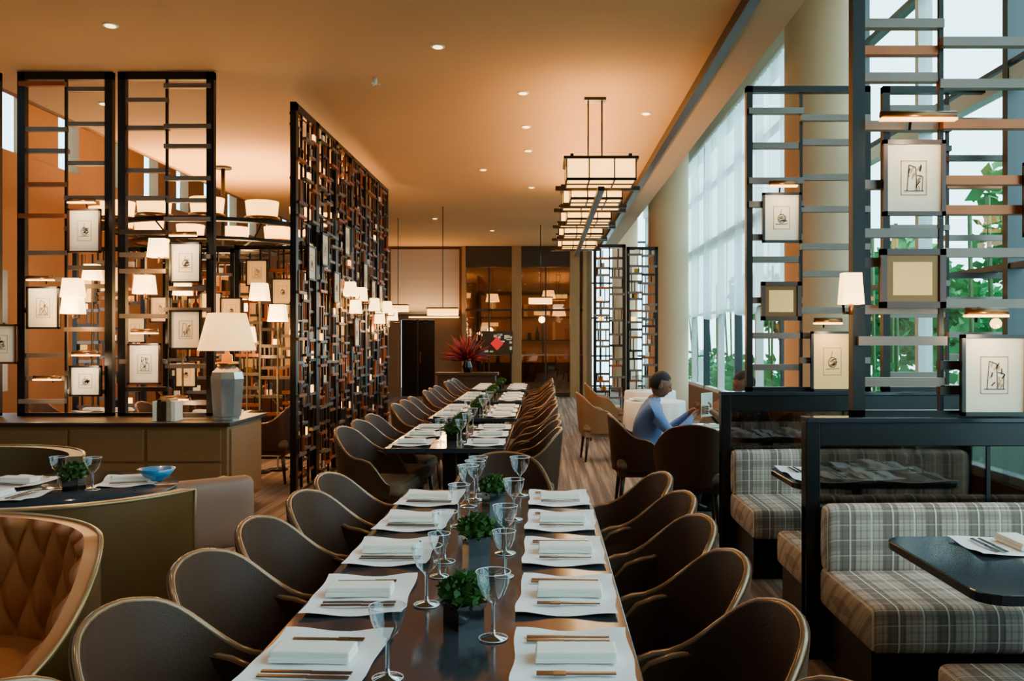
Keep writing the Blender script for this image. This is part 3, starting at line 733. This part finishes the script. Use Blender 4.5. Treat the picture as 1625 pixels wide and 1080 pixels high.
def ring(mb,r,z,t,h,m):
    n=48; vs=[];fs=[]
    for i in range(n):
        a=2*PI*i/n
        for q,w in((r-t,z),(r+t,z),(r+t,z+h),(r-t,z+h)): vs.append((q*math.cos(a),q*math.sin(a),w))
    for i in range(n):
        for j in range(4): a=i*4+j;b=i*4+(j+1)%4;c=((i+1)%n)*4; fs.append((a,b,c+(j+1)%4,c+j))
    mb.add(vs,fs,m)
ring(mb,1.5,0,.06,.05,M_bronze); ring(mb,1.2,-.2,.05,.04,M_bronze); ring(mb,.7,-.28,.04,.04,M_bronze)
for i in range(14):
    a=2*PI*i/14; x,y=1.5*math.cos(a),1.5*math.sin(a)
    mb.lathe((x,y,.08),[(.19,0),(.21,.2)],M_glow,16); mb.lathe((x,y,.05),[(.22,0),(.22,.03)],M_gilt,16)
    mb.tube([(x,y,.02),(x*.8,y*.8,-.18),(x*.46,y*.46,-.26),(0,0,-.26)],.012,M_bronze,6)
mb.tube([(0,0,-.3),(0,0,CZ-3.04)],.03,M_bronze); mb.lathe((0,0,CZ-3.04-.03),[(.12,0),(.12,.03)],M_bronze,16)
ch=mb.obj('ring_chandelier',(-4.6,12.6,3.04))
light('AREA','uplight',(-4.6,12.6,3.37),240,WARM,ch,(PI,0,0),2.4); light('POINT','glow',(-4.6,12.6,2.5),150,WARM,ch,size=.5)
for x,y,e in((-.22,8.8,60),(-.22,10.2,60),(-.22,11.5,60),(-.22,14.3,60),(-.9,7.4,60),(-.25,3.2,60),(-2.1,4.4,70),(-2.25,18,60),(-1.2,20,60),(-3.4,6.9,80),(-4.6,9.2,80),(-.9,12.8,50),(1.1,9.6,20),(-2.3,2.4,80)):  # those near the camera are unseen, added to light foreground and banquette
    mb=MB(); mb.lathe((0,0,-.006),[(.055,0),(.06,.0),(.06,.01)],M_frame_w,20); mb.lathe((0,0,-.012),[(.04,0),(.04,.006)],M_lamp,16)
    o=mb.obj('ceiling_downlight',(x,y,CZ)); light('SPOT','spot',(x,y,CZ-.05),e,WARM2,o,size=.05,spot=90 if y>3 else 60,blend=.8)
mb=MB(); mb.lathe((0,0,-.06),[(.02,0),(.02,.06)],M_frame_w,12)
for k in range(3): a=k*2.1; mb.tube([(0,0,-.05),(.05*math.cos(a),.05*math.sin(a),-.06)],.006,M_frame_w,6)
mb.obj('ceiling_sprinkler',(-1.6,8.3,CZ))
mb=MB(); mb.box(-.05,.05,0,19,0,.02,M_gilt); o=mb.obj('added_warm_strip',(-5.45,3,4.05))  # unseen strip added for warm light along the left ceiling edge
light('AREA','strip',(-5.5,12,4.09),60,WARM,o,(PI,0,0),.06,18)
# ------------------------------------------------------------ people
def skin(verts,edges,radii,sub=2):
    me=bpy.data.meshes.new('tmp'); me.from_pydata(verts,edges,[]); o=bpy.data.objects.new('tmp',me); COL.objects.link(o)
    o.modifiers.new('s','SKIN')
    for i,r in enumerate(radii): 
        r=r if isinstance(r,tuple) else (r,r)
        me.skin_vertices[0].data[i].radius=r
    me.skin_vertices[0].data[0].use_root=True
    m=o.modifiers.new('u','SUBSURF'); m.levels=sub; m.render_levels=sub
    dg=bpy.context.evaluated_depsgraph_get(); dg.update(); e=o.evaluated_get(dg); em=e.to_mesh()
    vs=[tuple(v.co) for v in em.vertices]; fs=[tuple(p.vertices) for p in em.polygons]; e.to_mesh_clear()
    bpy.data.objects.remove(o); bpy.data.meshes.remove(me); return vs,fs
def person(name,loc,rz,shirt,hx=.0):
    mb=MB()
    V=[(0,0,.54),(.0,0,.66),(.01,0,.80),(.04,0,.95),(.07,0,1.03),(.09,0,1.09)]
    rad=[(.15,.12),(.145,.115),(.155,.12),(.16,.115),(.075,.07),(.055,.055)]
    E=[(0,1),(1,2),(2,3),(3,4),(4,5)]
    for s in(1,-1):
        b=len(V); V+=[(.05,.16*s,.97),(.13,.215*s,.82),(.22,.235*s,.74),(.34,.19*s,.83),(.43,.12*s,.92),(.475,.11*s,.95)]
        rad+=[.065,.055,.045,.038,.027,.028]; E+=[(3,b)]+[(b+i,b+i+1) for i in range(5)]
        b=len(V); V+=[(.08,.10*s,.53),(.28,.11*s,.54),(.46,.11*s,.52),(.46,.11*s,.30),(.44,.11*s,.09),(.55,.12*s,.05)]
        rad+=[.10,.085,.065,.055,.04,.04]; E+=[(0,b)]+[(b+i,b+i+1) for i in range(5)]
    vs,fs=skin(V,E,rad)
    groups={}
    for f in fs:
        c=Vector((0,0,0))
        for i in f: c+=Vector(vs[i])
        c/=len(f)
        if c.z<.12: m=M_shoe
        elif c.z<.6 : m=M_trouser
        elif c.z>1.06: m=M_skin
        elif c.x>.40 and c.z>.7: m=M_skin
        else: m=shirt
        groups.setdefault(m,[]).append(f)
    for m,ff in groups.items(): mb.add(vs,ff,m,True)
    for s in(1,-1):
        for k,(dz,l) in enumerate(((.03,.075),(.01,.085),(-.01,.08),(-.03,.065))):
            p=Vector((.475,.11*s,.95+dz)); v2,f2=skin([p,p+Vector((.035,-.012*s,.0)),p+Vector((.05,-.035*s,0)),p+Vector((.035,-.035*s-l*.3*s,0))],[(0,1),(1,2),(2,3)],[.010,.009,.0085,.0075],1)
            mb.add(v2,f2,M_skin,True)
        p=Vector((.455,.09*s,.97)); v2,f2=skin([p,p+Vector((.0,-.02*s,.03)),p+Vector((.02,-.04*s,.045))],[(0,1),(1,2)],[.012,.01,.009],1); mb.add(v2,f2,M_skin,True)
    H=Matrix.Translation((.13,0,1.175))@Matrix.Rotation(.35,4,'Y'); n=20; hv=[];hf=[]
    for j in range(n+1):
        ph=-PI/2+PI*j/n
        for i in range(2*n):
            a=PI*i/n; d=Vector((math.cos(ph)*math.cos(a),math.cos(ph)*math.sin(a),math.sin(ph)))
            p=Vector((d.x*.098,d.y*.076,d.z*.118))
            if d.z<0: p.y*=1+.28*d.z; 
            if d.z<0 and d.x<0: p.x*=1+.35*d.z
            if d.x>.5:
                p.x+=.026*math.exp(-((d.y/.13)**2+((d.z+.12)/.16)**2))
                p.x-=.010*math.exp(-(((abs(d.y)-.36)/.14)**2+((d.z-.08)/.12)**2))
                p.x+=.007*math.exp(-((d.y/.3)**2+((d.z+.52)/.07)**2)); p.x+=.006*math.exp(-((d.z-.28)/.1)**2); p.x+=.012*math.exp(-((d.y/.3)**2+((d.z+.85)/.15)**2))
            hv.append(p)
    for j in range(n):
        for i in range(2*n): a=j*2*n+i;b=j*2*n+(i+1)%(2*n); hf.append((a,b,b+2*n,a+2*n))
    mb.add(hv,hf,M_skin,True,H)
    hair=[Vector((p.x*1.07-.006,p.y*1.09,p.z*1.07+.004)) for p in hv]; ff=[]
    for f in hf:
        c=sum((hv[i] for i in f),Vector())/4
        if c.z>.05 and (c.z>.065 or c.x<.05) or (c.x<-.01 and c.z>-.05): ff.append(f)
    mb.add(hair,ff,M_hair,True,H)
    for s in(1,-1):
        mb.ell((-.005,.078*s,-.01),(.018,.008,.03),M_skin,8,H); mb.ell((.083,.029*s,.008),(.010,.012,.007),M_eye,8,H)
    mb.tube([(.088,-.022,-.062),(.094,0,-.06),(.088,.022,-.062)],.0035,M_frw,6,H)
    return mb.obj(name,loc,rz)
person('seated_man',(.93,8.1,-.05),0,M_shirt)
person('seated_woman',(1.97,8.15,-.05),PI,M_shirt2)
mb=MB()
for s in(1,-1): mb.add([(0,0,-.11),(.05,.16*s,-.11),(.05,.16*s,.11),(0,0,.11),(.004,0,-.11),(.054,.16*s,-.11),(.054,.16*s,.11),(.004,0,.11)],[(0,1,2,3),(7,6,5,4),(0,4,5,1),(3,2,6,7),(1,5,6,2)],M_paper)
mb.obj('menu_booklet',(1.435,8.1,.94),-.5)
# ------------------------------------------------------------ world & camera
w=bpy.data.worlds.new('World'); S.world=w; w.use_nodes=True; bg=w.node_tree.nodes['Background']; bg.inputs[0].default_value=(.66,.90,1.0,1); bg.inputs[1].default_value=7.5
cam=bpy.data.cameras.new('camera'); co=bpy.data.objects.new('camera',cam); COL.objects.link(co)
co.location=(0,0,1.55); co.rotation_euler=(PI/2,0,0); cam.sensor_width=36; cam.lens=36*1400/1625; cam.shift_x=-52.5/1625; cam.shift_y=-3/1625; cam.clip_start=.05; cam.clip_end=200
S.camera=co
